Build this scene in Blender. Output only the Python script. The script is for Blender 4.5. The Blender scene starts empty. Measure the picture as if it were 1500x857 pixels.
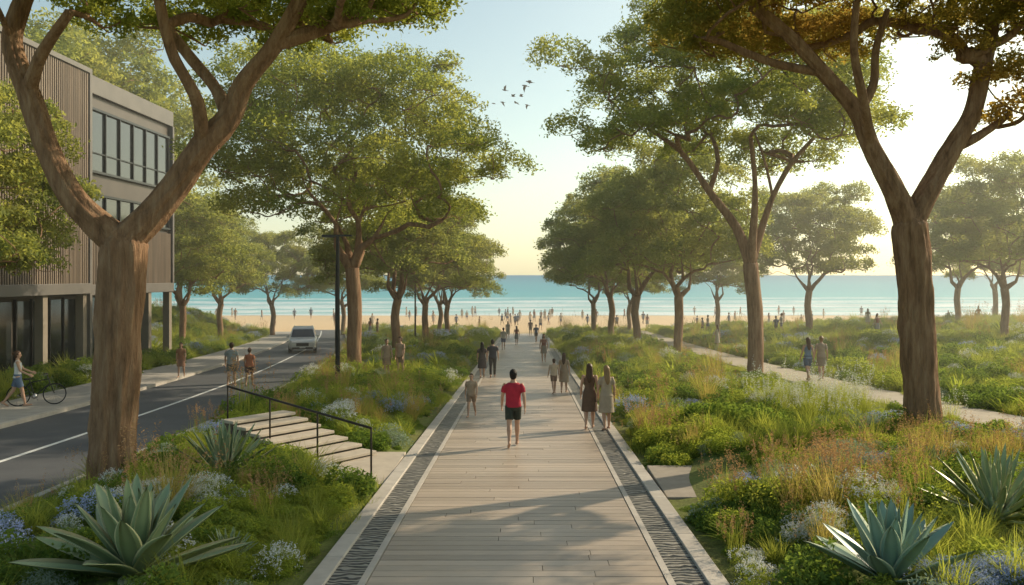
import bpy, math, random
import numpy as np
from mathutils import Vector, Matrix, noise
rng=np.random.default_rng(11); random.seed(11)
D=bpy.data; SC=bpy.context.scene; COL=SC.collection
RAD=math.radians
# ------------------------------------------------------------ helpers
def link(ob,parent=None):
    COL.objects.link(ob)
    if parent is not None: ob.parent=parent
    return ob
def empty(name,loc=(0,0,0),rot=0,scale=1):
    e=D.objects.new(name,None); e.location=loc; e.rotation_euler=(0,0,rot); e.scale=(scale,)*3
    e.empty_display_size=.3
    return link(e)
def npmesh(name,V,F,mats,smooth=False,mi=None,col=None):
    V=np.asarray(V,np.float32).reshape(-1,3); F=np.asarray(F,np.int32)
    me=D.meshes.new(name); k=F.shape[1]; M=len(F)
    me.vertices.add(len(V)); me.vertices.foreach_set('co',V.ravel())
    me.loops.add(M*k); me.loops.foreach_set('vertex_index',F.ravel())
    me.polygons.add(M); me.polygons.foreach_set('loop_start',np.arange(M,dtype=np.int32)*k)
    if mi is not None: me.polygons.foreach_set('material_index',np.asarray(mi,np.int32))
    me.polygons.foreach_set('use_smooth',np.full(M,smooth))
    for m in mats: me.materials.append(m)
    me.update(calc_edges=True)
    if col is not None:
        a=me.attributes.new('edge','FLOAT','POINT'); a.data.foreach_set('value',np.asarray(col,np.float32))
    return me
class MB:
    def __init__(s): s.v=[];s.f=[];s.m=[]
    def add(s,v,f,mi=0):
        o=len(s.v); s.v+= [tuple(p) for p in v]; s.f+=[tuple(i+o for i in q) for q in f]; s.m+=[mi]*len(f)
    def box(s,x0,x1,y0,y1,z0,z1,mi=0):
        v=[(x0,y0,z0),(x1,y0,z0),(x1,y1,z0),(x0,y1,z0),(x0,y0,z1),(x1,y0,z1),(x1,y1,z1),(x0,y1,z1)]
        s.add(v,[(0,3,2,1),(4,5,6,7),(0,1,5,4),(1,2,6,5),(2,3,7,6),(3,0,4,7)],mi)
    def loft(s,rings,mi=0,cap=True,closed=True):
        n=len(rings[0]); v=[p for r in rings for p in r]; f=[]
        for i in range(len(rings)-1):
            for j in range(n if closed else n-1):
                k=(j+1)%n; f.append((i*n+j,i*n+k,(i+1)*n+k,(i+1)*n+j))
        if cap:
            f.append(tuple(range(n))[::-1]); f.append(tuple((len(rings)-1)*n+j for j in range(n)))
        s.add(v,f,mi)
    def limb(s,pts,rs,n=12,mi=0,flat=1.0,round_ends=True):
        P=[Vector(p) for p in pts]; R=list(rs)
        if round_ends:
            d0=(P[0]-P[1]).normalized(); d1=(P[-1]-P[-2]).normalized()
            P=[P[0]+d0*R[0]*.9,P[0]+d0*R[0]*.55]+P+[P[-1]+d1*R[-1]*.55,P[-1]+d1*R[-1]*.9]
            R=[R[0]*.3,R[0]*.8]+R+[R[-1]*.8,R[-1]*.3]
        rings=[]; nrm=None
        for i,p in enumerate(P):
            t=(P[min(i+1,len(P)-1)]-P[max(i-1,0)]).normalized()
            if nrm is None:
                nrm=Vector((1,0,0)) if abs(t.x)<.8 else Vector((0,1,0))
            nrm=(nrm-t*nrm.dot(t)).normalized(); b=t.cross(nrm)
            rings.append([p+(nrm*math.cos(a)+b*math.sin(a)*flat)*R[i] for a in [2*math.pi*j/n for j in range(n)]])
        s.loft(rings,mi)
    def ell(s,c,r,mi=0,n=14,m=9,fn=None):
        rings=[]
        for i in range(m+1):
            ph=math.pi*(i+.15)/(m+.3); z=-math.cos(ph)
            ring=[]
            for j in range(n):
                a=2*math.pi*j/n
                p=Vector((c[0]+r[0]*math.sin(ph)*math.cos(a),c[1]+r[1]*math.sin(ph)*math.sin(a),c[2]+r[2]*z))
                if fn: p=fn(p)
                ring.append(p)
            rings.append(ring)
        s.loft(rings,mi)
    def mesh(s,name,mats,smooth=False):
        me=D.meshes.new(name); me.from_pydata([tuple(p) for p in s.v],[],s.f)
        for m in mats: me.materials.append(m)
        me.polygons.foreach_set('material_index',s.m)
        me.polygons.foreach_set('use_smooth',[smooth]*len(s.f)); me.update(); return me
    def obj(s,name,mats,parent=None,smooth=False,bevel=0):
        ob=link(D.objects.new(name,s.mesh(name,mats,smooth)),parent)
        if bevel:
            b=ob.modifiers.new('b','BEVEL'); b.width=bevel; b.segments=2; b.limit_method='ANGLE'
        return ob
# ------------------------------------------------------------ materials
def nd(nt,t,**k):
    n=nt.nodes.new(t)
    for a,v in k.items(): setattr(n,a,v)
    return n
def c4(c): return (c[0],c[1],c[2],1)
def mixc(nt,f,a,b,mode='MIX'):
    m=nd(nt,'ShaderNodeMix',data_type='RGBA',blend_type=mode)
    for s,v in ((m.inputs[0],f),(m.inputs[6],a),(m.inputs[7],b)):
        if hasattr(v,'links') : nt.links.new(v,s)
        elif isinstance(v,(tuple,list)): s.default_value=c4(v)
        else: s.default_value=v
    return m.outputs[2]
def mth(nt,op,a,b=None,c=None,clamp=False):
    m=nd(nt,'ShaderNodeMath',operation=op,use_clamp=clamp)
    for i,v in enumerate((a,b,c)):
        if v is None: continue
        if hasattr(v,'links'): nt.links.new(v,m.inputs[i])
        else: m.inputs[i].default_value=v
    return m.outputs[0]
def noi(nt,vec,scale,detail=3,rough=.5,stretch=None):
    n=nd(nt,'ShaderNodeTexNoise'); n.inputs['Scale'].default_value=scale; n.inputs['Detail'].default_value=detail; n.inputs['Roughness'].default_value=rough
    if stretch:
        mp=nd(nt,'ShaderNodeMapping'); mp.inputs['Scale'].default_value=stretch; nt.links.new(vec,mp.inputs['Vector']); vec=mp.outputs[0]
    nt.links.new(vec,n.inputs['Vector']); return n.outputs[0]
def ramp(nt,f,stops):
    r=nd(nt,'ShaderNodeValToRGB'); e=r.color_ramp.elements
    while len(e)<len(stops): e.new(.5)
    for i,(p,c) in enumerate(stops):
        e[i].position=p; e[i].color=c4(c) if isinstance(c,(tuple,list)) else (c,c,c,1)
    nt.links.new(f,r.inputs[0]); return r.outputs[0]
def base_mat(name):
    m=D.materials.new(name); m.use_nodes=True; nt=m.node_tree
    return m,nt,nt.nodes['Principled BSDF'],nt.nodes['Material Output']
def bump(nt,b,h,st=.3,dist=.02):
    n=nd(nt,'ShaderNodeBump'); n.inputs['Strength'].default_value=st; n.inputs['Distance'].default_value=dist
    nt.links.new(h,n.inputs['Height']); nt.links.new(n.outputs[0],b.inputs['Normal'])
_mc={}
def mat(name,c,c2=None,rough=.6,metal=0,spec=.5,scale=6,st=None,bs=0,bscale=40,island=0,bd=.02):
    if name in _mc: return _mc[name]
    m,nt,b,o=base_mat(name)
    if c2 is None: c2=tuple(x*.8 for x in c)
    tc=nd(nt,'ShaderNodeTexCoord').outputs['Object']
    f=noi(nt,tc,scale,4,.6,st)
    f=ramp(nt,f,[(.32,0.),(.68,1.)])
    col=mixc(nt,f,c,c2)
    if island:
        g=nd(nt,'ShaderNodeNewGeometry').outputs['Random Per Island']
        k=mth(nt,'MULTIPLY_ADD',g,island,1-island/2)
        h=nd(nt,'ShaderNodeHueSaturation'); nt.links.new(col,h.inputs['Color']); nt.links.new(k,h.inputs['Value']); col=h.outputs[0]
    nt.links.new(col,b.inputs['Base Color'])
    b.inputs['Roughness'].default_value=rough; b.inputs['Metallic'].default_value=metal; b.inputs['Specular IOR Level'].default_value=spec
    if bs: bump(nt,b,noi(nt,tc,bscale,5,.6,st),bs,bd)
    _mc[name]=m; return m
def leafmat(name,c1,c2,c3,trans=.45,ns=.45,rough=.5,spec=.35,tk=1.7,edge=None):
    m,nt,b,o=base_mat(name)
    g=nd(nt,'ShaderNodeNewGeometry')
    tc=nd(nt,'ShaderNodeTexCoord').outputs['Object']
    col=mixc(nt,g.outputs['Random Per Island'],c1,c2)
    f=ramp(nt,noi(nt,tc,ns,1,.6),[(.38,0.),(.66,1.)])
    col=mixc(nt,f,col,c3)
    if edge:
        a=nd(nt,'ShaderNodeAttribute',attribute_name='edge').outputs['Fac']
        col=mixc(nt,ramp(nt,a,[(.55,0.),(.8,1.)]),col,edge)
        nt.links.new(col,b.inputs['Base Color']); b.inputs['Roughness'].default_value=rough; b.inputs['Specular IOR Level'].default_value=spec
    else:
        nt.nodes.remove(b); b=nd(nt,'ShaderNodeBsdfDiffuse'); nt.links.new(col,b.inputs[0])
    t=nd(nt,'ShaderNodeBsdfTranslucent')
    tcx=mixc(nt,1.0,col,(tk*1.18,tk*1.08,tk*.6),'MULTIPLY'); nt.links.new(tcx,t.inputs[0])
    ms=nd(nt,'ShaderNodeMixShader'); ms.inputs[0].default_value=trans
    nt.links.new(b.outputs[0],ms.inputs[1]); nt.links.new(t.outputs[0],ms.inputs[2]); nt.links.new(ms.outputs[0],o.inputs[0])
    return m
def barkmat():
    m,nt,b,o=base_mat('bark')
    tc=nd(nt,'ShaderNodeTexCoord').outputs['Object']
    n1=noi(nt,tc,7,6,.7,(1,1,.16)); n2=noi(nt,tc,1.2,3,.5)
    col=ramp(nt,n1,[(.3,(.1,.052,.028)),(.48,(.29,.165,.092)),(.7,(.47,.31,.19))])
    col=mixc(nt,mth(nt,'MULTIPLY',n2,.5),col,(.33,.205,.13))
    nt.links.new(col,b.inputs['Base Color']); b.inputs['Roughness'].default_value=.85; b.inputs['Specular IOR Level'].default_value=.2
    n3=noi(nt,tc,24,4,.7,(1,1,.2))
    bump(nt,b,mth(nt,'ADD',n1,mth(nt,'MULTIPLY',n3,.4)),1,.1)
    return m
BARK=barkmat()
LEAF_A=leafmat('leaves_tree',(.14,.18,.05),(.21,.25,.07),(.27,.29,.085),trans=.5,tk=1.9)
LEAF_B=leafmat('leaves_tree_warm',(.16,.165,.05),(.23,.21,.06),(.31,.22,.08),trans=.5,tk=1.9)
LEAF_F=leafmat('leaves_tree_far_hazed',(.17,.21,.075),(.23,.265,.095),(.28,.29,.11),trans=.5,tk=1.8)  # aerial haze put into the leaf colour: lighter, less saturated greens
SH1=leafmat('leaves_shrub_dark',(.08,.14,.037),(.13,.2,.05),(.16,.22,.057),ns=1.5)
SH2=leafmat('leaves_shrub_bright',(.19,.26,.05),(.27,.33,.078),(.24,.27,.067),ns=1.5,trans=.48)
SH3=leafmat('leaves_shrub_silver',(.26,.32,.25),(.35,.41,.34),(.25,.33,.26),ns=1.5,trans=.25,tk=1.2)
GR1=leafmat('grass_blades',(.2,.26,.058),(.3,.33,.09),(.26,.28,.075),ns=1,trans=.48)
GR2=leafmat('dry_grass_blades',(.36,.3,.13),(.26,.27,.09),(.38,.3,.14),ns=1,trans=.45)
RED=leafmat('russet_flower_heads',(.4,.22,.13),(.48,.33,.19),(.44,.28,.17),ns=1,trans=.3,tk=1.2)
WHT=leafmat('white_petals',(.78,.8,.82),(.62,.66,.76),(.7,.72,.78),trans=.3,tk=1)
BLU=leafmat('blue_petals',(.34,.43,.76),(.5,.57,.84),(.43,.5,.8),trans=.3,tk=1)
AGV=leafmat('agave_leaf',(.24,.33,.18),(.31,.4,.22),(.33,.41,.24),ns=2.5,trans=.15,rough=.36,spec=.5,tk=1.2,edge=(.64,.63,.36))
AGV2=leafmat('agave_leaf_blue',(.18,.3,.25),(.23,.36,.3),(.25,.37,.31),ns=2.5,trans=.12,rough=.38,spec=.5,tk=1.2,edge=(.42,.5,.36))
# ------------------------------------------------------------ land form
def sm(a,b,x):
    t=np.clip((x-a)/(b-a),0,1); return t*t*(3-2*t)
def base(y): return np.interp(y,[-60,0,100,168,400,700],[1.98,0,-3.3,-3.86,-9,-9])
_ry=[-40,10,20,30,40,50,65,80,100,118]; _rx=[-10.8,-11,-11.4,-12,-12.9,-14.1,-16.2,-18.8,-23,-27]
def roadc(y): 
    return (np.interp(y-3,_ry,_rx)+np.interp(y,_ry,_rx)+np.interp(y+3,_ry,_rx))/3
_py=[-20,8,15,20,25,35,47,60,80,105]; _px=[26,19,14.9,13.2,12.3,11.7,11.5,11.6,12.2,13]
def p2c(y): return (np.interp(y-2,_py,_px)+np.interp(y,_py,_px)+np.interp(y+2,_py,_px))/3
P2Z=.34
SD=np.array((-3.9,2.9))/math.hypot(3.9,2.9); SP0=np.array((-3.75,18.9))
def hgt(x,y):
    x=np.asarray(x,float); y=np.asarray(y,float)
    b=base(y); fade=1-sm(98,118,y); rc=roadc(y)
    m1=sm(2.65,4.2,-(x+.1))*sm(rc+3.0,rc+4.6,x)*.32
    d2=np.abs(x-p2c(y)); m2=sm(2.6,4.4,x)*(.34+.5*sm(14,24,x)*sm(1.2,3,d2)+.7*sm(24,45,x))
    xl=(rc-6.0)-x
    m3=sm(0,1.2,xl)*.12+sm(2,9,xl)*sm(55,74,y)*2.4
    bu=.05*np.sin(x*1.31+y*.7)+.05*np.sin(x*.53-y*1.13+1)+.03*np.sin(x*2.3+y*1.9)
    h=m1+m2+m3; h=h*fade+bu*np.clip(h*4,0,1)*fade*sm(1.0,2.2,d2)
    h=h+.12*np.sin(x*.11+1)*np.sin(y*.16)*sm(112,124,y)*(1-sm(140,158,y))
    t=(x-SP0[0])*SD[0]+(y-SP0[1])*SD[1]; sd=np.abs(-(x-SP0[0])*SD[1]+(y-SP0[1])*SD[0])
    k=(1-sm(1.0,1.5,sd))*sm(-1.6,-.8,t)*(1-sm(3.4,3.9,t)); h=h*(1-k)
    h=np.where(np.abs(x+.1)<2.5,-.12*(y<104),h)
    h=np.where((x-rc<3.0)&(x-rc>-5.6)&(y<112),-.1,h)
    h=np.where((d2<1.05)&(y<103),h-.1,h)
    return b+h
def Z(x,y): return float(hgt(x,y))
xs=np.concatenate([-np.geomspace(3000,62,16),np.arange(-60,-30,1.),np.arange(-30,30,.3),np.arange(30,62,1.),np.geomspace(62,3000,16)])
ys=np.concatenate([[-400,-120,-60,-30],np.arange(-20,60,.35),np.arange(60,200,1.),[220,260,320,400,700]])
X,Y=np.meshgrid(xs,ys); Zz=hgt(X,Y); nx=len(xs); ny=len(ys)
I=(np.arange(ny-1)[:,None]*nx+np.arange(nx-1)[None,:]).ravel()
F=np.stack([I,I+1,I+nx+1,I+nx],1)
m,nt,b,o=base_mat('ground_soil_grass_sand')
pos=nd(nt,'ShaderNodeNewGeometry').outputs['Position']
n1=noi(nt,pos,.6,6,.65); n2=noi(nt,pos,9,5,.7); n3=noi(nt,pos,.12,3)
col=mixc(nt,ramp(nt,n1,[(.38,0.),(.6,1.)]),(.11,.1,.042),(.13,.175,.045))
col=mixc(nt,ramp(nt,n2,[(.35,0.),(.7,1.)]),col,(.2,.22,.065))
sx=nd(nt,'ShaderNodeSeparateXYZ'); nt.links.new(pos,sx.inputs[0])
yy=mth(nt,'MULTIPLY_ADD',n1,9,sx.outputs[1]); yy=mth(nt,'MULTIPLY_ADD',n3,14,yy)
mr=nd(nt,'ShaderNodeMapRange'); mr.inputs[1].default_value=112; mr.inputs[2].default_value=117; nt.links.new(yy,mr.inputs[0])
sand=mixc(nt,n2,(.78,.57,.34),(.66,.48,.28))
mr2=nd(nt,'ShaderNodeMapRange'); mr2.inputs[1].default_value=160; mr2.inputs[2].default_value=167; nt.links.new(sx.outputs[1],mr2.inputs[0])
sand=mixc(nt,mr2.outputs[0],sand,(.42,.32,.2))
col=mixc(nt,mr.outputs[0],col,sand); nt.links.new(col,b.inputs['Base Color'])
b.inputs['Roughness'].default_value=.95; b.inputs['Specular IOR Level'].default_value=.15
bump(nt,b,n2,.6,.08)
link(D.objects.new('ground',npmesh('ground',np.stack([X,Y,Zz],-1),F,[m],True)))
# sea -------------------------------------------------------------
SEA=-3.76
xs=np.concatenate([-np.geomspace(40000,260,14),np.arange(-240,241,4.),np.geomspace(260,40000,14)])
ys=np.concatenate([np.arange(158,300,.8),np.geomspace(301,60000,60)])
X,Y=np.meshgrid(xs,ys)
wob=5*np.sin(X*.021)+3*np.sin(X*.053+1.3)+1.3*np.sin(X*.13+.4)
def brk(y0,a,w): 
    t=(Y-(y0+wob))/w; return a*np.exp(-np.where(t<0,t*t*5,t*t))
Zs=SEA+brk(181,.35,3)+brk(203,.55,4.5)+brk(232,.5,6)+brk(268,.4,7)+.03*np.sin(Y*1.1+X*.2)
Zs=np.where(Y>300,SEA,Zs)
nx=len(xs);ny=len(ys); I=(np.arange(ny-1)[:,None]*nx+np.arange(nx-1)[None,:]).ravel()
F=np.stack([I,I+1,I+nx+1,I+nx],1)
m,nt,b,o=base_mat('sea_water')
pos=nd(nt,'ShaderNodeNewGeometry').outputs['Position']; sx=nd(nt,'ShaderNodeSeparateXYZ'); nt.links.new(pos,sx.inputs[0])
x_=sx.outputs[0]; y_=sx.outputs[1]
w1=mth(nt,'MULTIPLY',mth(nt,'SINE',mth(nt,'MULTIPLY',x_,.021)),5)
w2=mth(nt,'MULTIPLY',mth(nt,'SINE',mth(nt,'MULTIPLY_ADD',x_,.053,1.3)),3)
w3=mth(nt,'MULTIPLY',mth(nt,'SINE',mth(nt,'MULTIPLY_ADD',x_,.13,.4)),1.3)
yc=mth(nt,'SUBTRACT',y_,mth(nt,'ADD',w1,mth(nt,'ADD',w2,w3)))
nf=noi(nt,pos,.35,6,.7,(.4,1,1)); nl=noi(nt,pos,.03,3,.5,(1,2,1))
yd=mth(nt,'MULTIPLY_ADD',mth(nt,'SUBTRACT',nf,.5),9,yc)
t=nd(nt,'ShaderNodeMapRange'); t.inputs[1].default_value=160; t.inputs[2].default_value=280; nt.links.new(yd,t.inputs[0])
foam=ramp(nt,t.outputs[0],[(0,.75),(.06,.9),(.1,.25),(.13,.1),(.16,.9),(.2,.25),(.28,.05),(.33,1.),(.39,.15),(.52,0.),(.585,.9),(.62,0.),(.84,0.),(.88,.6),(.92,0.)])
foam=mth(nt,'MULTIPLY',foam,ramp(nt,nf,[(.3,.4),(.55,1.)]),clamp=True)
foam=mth(nt,'MULTIPLY',foam,ramp(nt,nl,[(.3,.4),(.5,1.)]),clamp=True)
t2=nd(nt,'ShaderNodeMapRange'); t2.inputs[1].default_value=165; t2.inputs[2].default_value=2200; nt.links.new(yd,t2.inputs[0])
wc=ramp(nt,t2.outputs[0],[(0,(.2,.52,.48)),(.02,(.06,.46,.47)),(.12,(.02,.34,.42)),(.5,(.01,.22,.34)),(1,(.01,.15,.29))])
nc=noi(nt,pos,.02,4,.6,(.3,1.5,1)); wc=mixc(nt,mth(nt,'MULTIPLY',nc,.5),wc,(.01,.25,.36))
col=mixc(nt,foam,wc,(.88,.9,.89)); nt.links.new(col,b.inputs['Base Color'])
b.inputs['Roughness'].default_value=.45; b.inputs['Specular IOR Level'].default_value=.18
bump(nt,b,noi(nt,pos,.5,5,.6,(.35,1,1)),.5,.5)
link(D.objects.new('sea',npmesh('sea',np.stack([X,Y,Zs],-1),F,[m],True)))
# ------------------------------------------------------------ ribbons
CONC=mat('concrete_paving',(.4,.37,.33),(.32,.3,.27),rough=.85,scale=2,bs=.25,bscale=60)
PAVE=mat('sandy_path_paving',(.44,.38,.3),(.35,.3,.235),rough=.9,scale=1.5,bs=.3,bscale=50)
STONE=mat('pale_stone_kerb',(.5,.455,.4),(.4,.36,.315),rough=.7,scale=3,bs=.2,bscale=70,island=.15)
ASPH=mat('asphalt',(.095,.098,.104),(.07,.072,.078),rough=.72,scale=.8,bs=.4,bscale=150,bd=.01)
PAINT=mat('road_paint',(.8,.8,.77),(.6,.6,.58),rough=.6,scale=9)
def ribbon(name,cf,a,b_,y0,y1,zo,th,m,step=1.,parent=None):
    ys=np.arange(y0,y1+.001,step); c=cf(ys); z=base(ys)+zo
    P=[np.stack([c+a,ys,z-th],-1),np.stack([c+a,ys,z],-1),np.stack([c+b_,ys,z],-1),np.stack([c+b_,ys,z-th],-1)]
    V=np.stack(P,1).reshape(-1,3); n=len(ys); F=[]
    for i in range(n-1):
        for j in range(3): F.append((i*4+j,i*4+j+1,(i+1)*4+j+1,(i+1)*4+j))
    F+=[(0,1,2,3),((n-1)*4+3,(n-1)*4+2,(n-1)*4+1,(n-1)*4)]
    return link(D.objects.new(name,npmesh(name,V,F,[m])),parent)
ribbon('road',roadc,-2.7,2.7,-30,110,.02,.15,ASPH)
ribbon('road_centre_line',roadc,-.06,.06,-30,108,.0245,.004,PAINT)
ribbon('sidewalk',roadc,-5.6,-2.88,-30,104,.14,.3,CONC)
kb=empty('road_kerb'); 
ribbon('kerb_stone',roadc,-2.88,-2.7,-30,110,.145,.3,STONE,parent=kb)
ribbon('kerb_stone_far',roadc,2.7,2.86,-30,110,.13,.3,STONE,parent=kb)
ribbon('garden_path',p2c,-1.05,1.05,-15,100,P2Z+.03,.3,PAVE)
# ------------------------------------------------------------ boardwalk
XC=-.1
bw=empty('boardwalk')
WOOD,nt,b,o=base_mat('weathered_deck_boards')
tc=nd(nt,'ShaderNodeTexCoord').outputs['Object']; g=nd(nt,'ShaderNodeNewGeometry').outputs['Random Per Island']
n1=noi(nt,tc,6,6,.7,(.5,9,1)); n2=noi(nt,tc,.7,3)
col=mixc(nt,ramp(nt,n1,[(.3,0.),(.7,1.)]),(.3,.225,.165),(.5,.4,.31)); col=mixc(nt,mth(nt,'MULTIPLY',n2,.6),col,(.39,.345,.3))
h=nd(nt,'ShaderNodeHueSaturation'); nt.links.new(col,h.inputs['Color']); nt.links.new(mth(nt,'MULTIPLY_ADD',g,.4,.82),h.inputs['Value'])
nt.links.new(h.outputs[0],b.inputs['Base Color']); nt.links.new(mth(nt,'MULTIPLY_ADD',n1,.3,.3),b.inputs['Roughness']); b.inputs['Specular IOR Level'].default_value=.5
bump(nt,b,n1,.35,.01)
bd=MB(); y=1.0; PW=.24
while y<102:
    cuts=[-1.83]+sorted([random.uniform(-1.2,1.2)])+[1.83] if random.random()<.8 else [-1.83,1.83]
    z0=float(base(y))+.03; z1=float(base(y+PW))+.03
    for a,c in zip(cuts[:-1],cuts[1:]):
        dz=random.uniform(-.002,.002); g_=.004
        x0=XC+a+g_; x1=XC+c-g_; ya=y+.006; yb=y+PW-.006
        v=[(x0,ya,z0-.05),(x1,ya,z0-.05),(x1,yb,z1-.05),(x0,yb,z1-.05),(x0,ya,z0+dz),(x1,ya,z0+dz),(x1,yb,z1+dz),(x0,yb,z1+dz)]
        bd.add(v,[(4,5,6,7),(0,1,5,4),(1,2,6,5),(2,3,7,6),(3,0,4,7)])
    y+=PW
bd.obj('deck_boards',[WOOD],bw)
cx=lambda y: np.full_like(y,XC)
DARK=mat('dark_subframe',(.02,.018,.015),rough=.9)
ribbon('deck_subframe',cx,-1.9,1.9,1,102,-.02,.08,DARK,parent=bw)
GRL,nt,b,o=base_mat('cast_drain_grille')
tc=nd(nt,'ShaderNodeTexCoord').outputs['Object']
w=nd(nt,'ShaderNodeTexWave',wave_type='BANDS',bands_direction='Y'); w.inputs['Scale'].default_value=2.6; w.inputs['Distortion'].default_value=7; w.inputs['Detail'].default_value=1.5; w.inputs['Detail Scale'].default_value=1.6
nt.links.new(tc,w.inputs[0]); 
nt.links.new(ramp(nt,w.outputs[1],[(.35,(.03,.03,.031)),(.6,(.3,.28,.245))]),b.inputs['Base Color']); b.inputs['Roughness'].default_value=.5; b.inputs['Metallic'].default_value=.2
bump(nt,b,w.outputs[1],1,.02)
for s in (-1,1):
    a=lambda p,q:(min(s*p,s*q),max(s*p,s*q))
    r=a(1.84,1.93); ribbon('inner_edging',cx,r[0],r[1],1,102,.042,.1,STONE,parent=bw)
    r=a(1.932,2.32); ribbon('drain_grille',cx,r[0],r[1],1,102,.034,.1,GRL,parent=bw)
    k=MB(); y=1.
    while y<102:
        r=a(2.322,2.56); z0=float(base(y))+.075; z1=float(base(y+1.2))+.075
        x0,x1=XC+r[0],XC+r[1]; ya=y+.004; yb=y+1.2-.004
        v=[(x0,ya,z0-.25),(x1,ya,z0-.25),(x1,yb,z1-.25),(x0,yb,z1-.25),(x0,ya,z0),(x1,ya,z0),(x1,yb,z1),(x0,yb,z1)]
        k.add(v,[(4,5,6,7),(0,1,5,4),(1,2,6,5),(2,3,7,6),(3,0,4,7)]); y+=1.2
    k.obj('kerb_stones',[STONE],bw,bevel=.01)
# ------------------------------------------------------------ steps and handrail
st=empty('garden_steps')
def obox(mb,p,d,L,W,z0,z1,mi=0):
    d=Vector((d[0],d[1],0)).normalized(); s=Vector((-d.y,d.x,0)); p=Vector((p[0],p[1],0)); v=[]
    for z in (z0,z1):
        for a,c in ((-L/2,-W/2),(L/2,-W/2),(L/2,W/2),(-L/2,W/2)): q=p+d*a+s*c; v.append((q.x,q.y,z))
    mb.add(v,[(0,3,2,1),(4,5,6,7),(0,1,5,4),(1,2,6,5),(2,3,7,6),(3,0,4,7)],mi)
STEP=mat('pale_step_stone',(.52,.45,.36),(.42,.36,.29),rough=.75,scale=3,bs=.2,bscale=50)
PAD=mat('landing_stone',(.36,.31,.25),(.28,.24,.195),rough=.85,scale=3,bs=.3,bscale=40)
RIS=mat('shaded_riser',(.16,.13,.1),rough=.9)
sp=MB(); zb0=float(base(18.5))
sp.box(-3.9,-2.68,16.9,20.0,zb0-.4,zb0+.06)
d=Vector((SD[0],SD[1])); p0=Vector((SP0[0],SP0[1]))
for i in range(7):
    q=p0+d*(.46*i+.3); z=zb0+.06+.1*(i+1)
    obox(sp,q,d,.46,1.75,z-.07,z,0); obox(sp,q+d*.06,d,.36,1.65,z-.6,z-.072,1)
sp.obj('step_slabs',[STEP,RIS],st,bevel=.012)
sp=MB(); zb1=float(base(16.7)); sp.box(2.5,3.55,15.6,18.2,zb1-.4,zb1+.08); sp.box(3.553,4.3,15.0,16.8,zb1-.3,zb1+.2)
st2=empty('stone_landing'); sp.obj('landing_slabs',[PAD],st2,bevel=.012)
MET=mat('dark_bronze_metal',(.05,.04,.032),rough=.4,metal=.7)
BLK=mat('black_painted_metal',(.015,.015,.016),rough=.35,metal=.3)
hr=empty('handrail'); mb=MB(); tops=[]
A=Vector((-2.98,17.2)); B=Vector((-6.9,20.6))
for i in range(4):
    t=i/3; q=A.lerp(B,t); zg=float(base(q.y))+.05+.5*t; tops.append((q.x,q.y,zg+.98)); mb.limb([(q.x,q.y,zg-.5),(q.x,q.y,zg+.98)],[.02,.02],8)
mb.limb(tops,[.026]*4,10)
mb.obj('rail_tubes',[MET],hr,True)
def lamp(x,y,h,r=.06):
    z=Z(x,y); e=empty('street_lamp',(x,y,z)); mb=MB()
    mb.limb([(0,0,-.3),(0,0,h*.5),(0,0,h-.05)],[r*1.15,r,r*.8],12,round_ends=False)
    mb.limb([(0,0,-.1),(0,0,.35)],[r*1.7,r*1.5],12,round_ends=False)
    mb.box(-.62,.55,-.07,.07,h-.05,h+.02); mb.box(-.6,-.12,-.1,.1,h-.09,h-.053)
    mb.obj('lamp_post',[BLK],e,False)
lamp(-7.3,34.6,5.75,.085); lamp(-8.9,72,6.2,.07); lamp(-13.0,61,5.5,.06)
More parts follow.
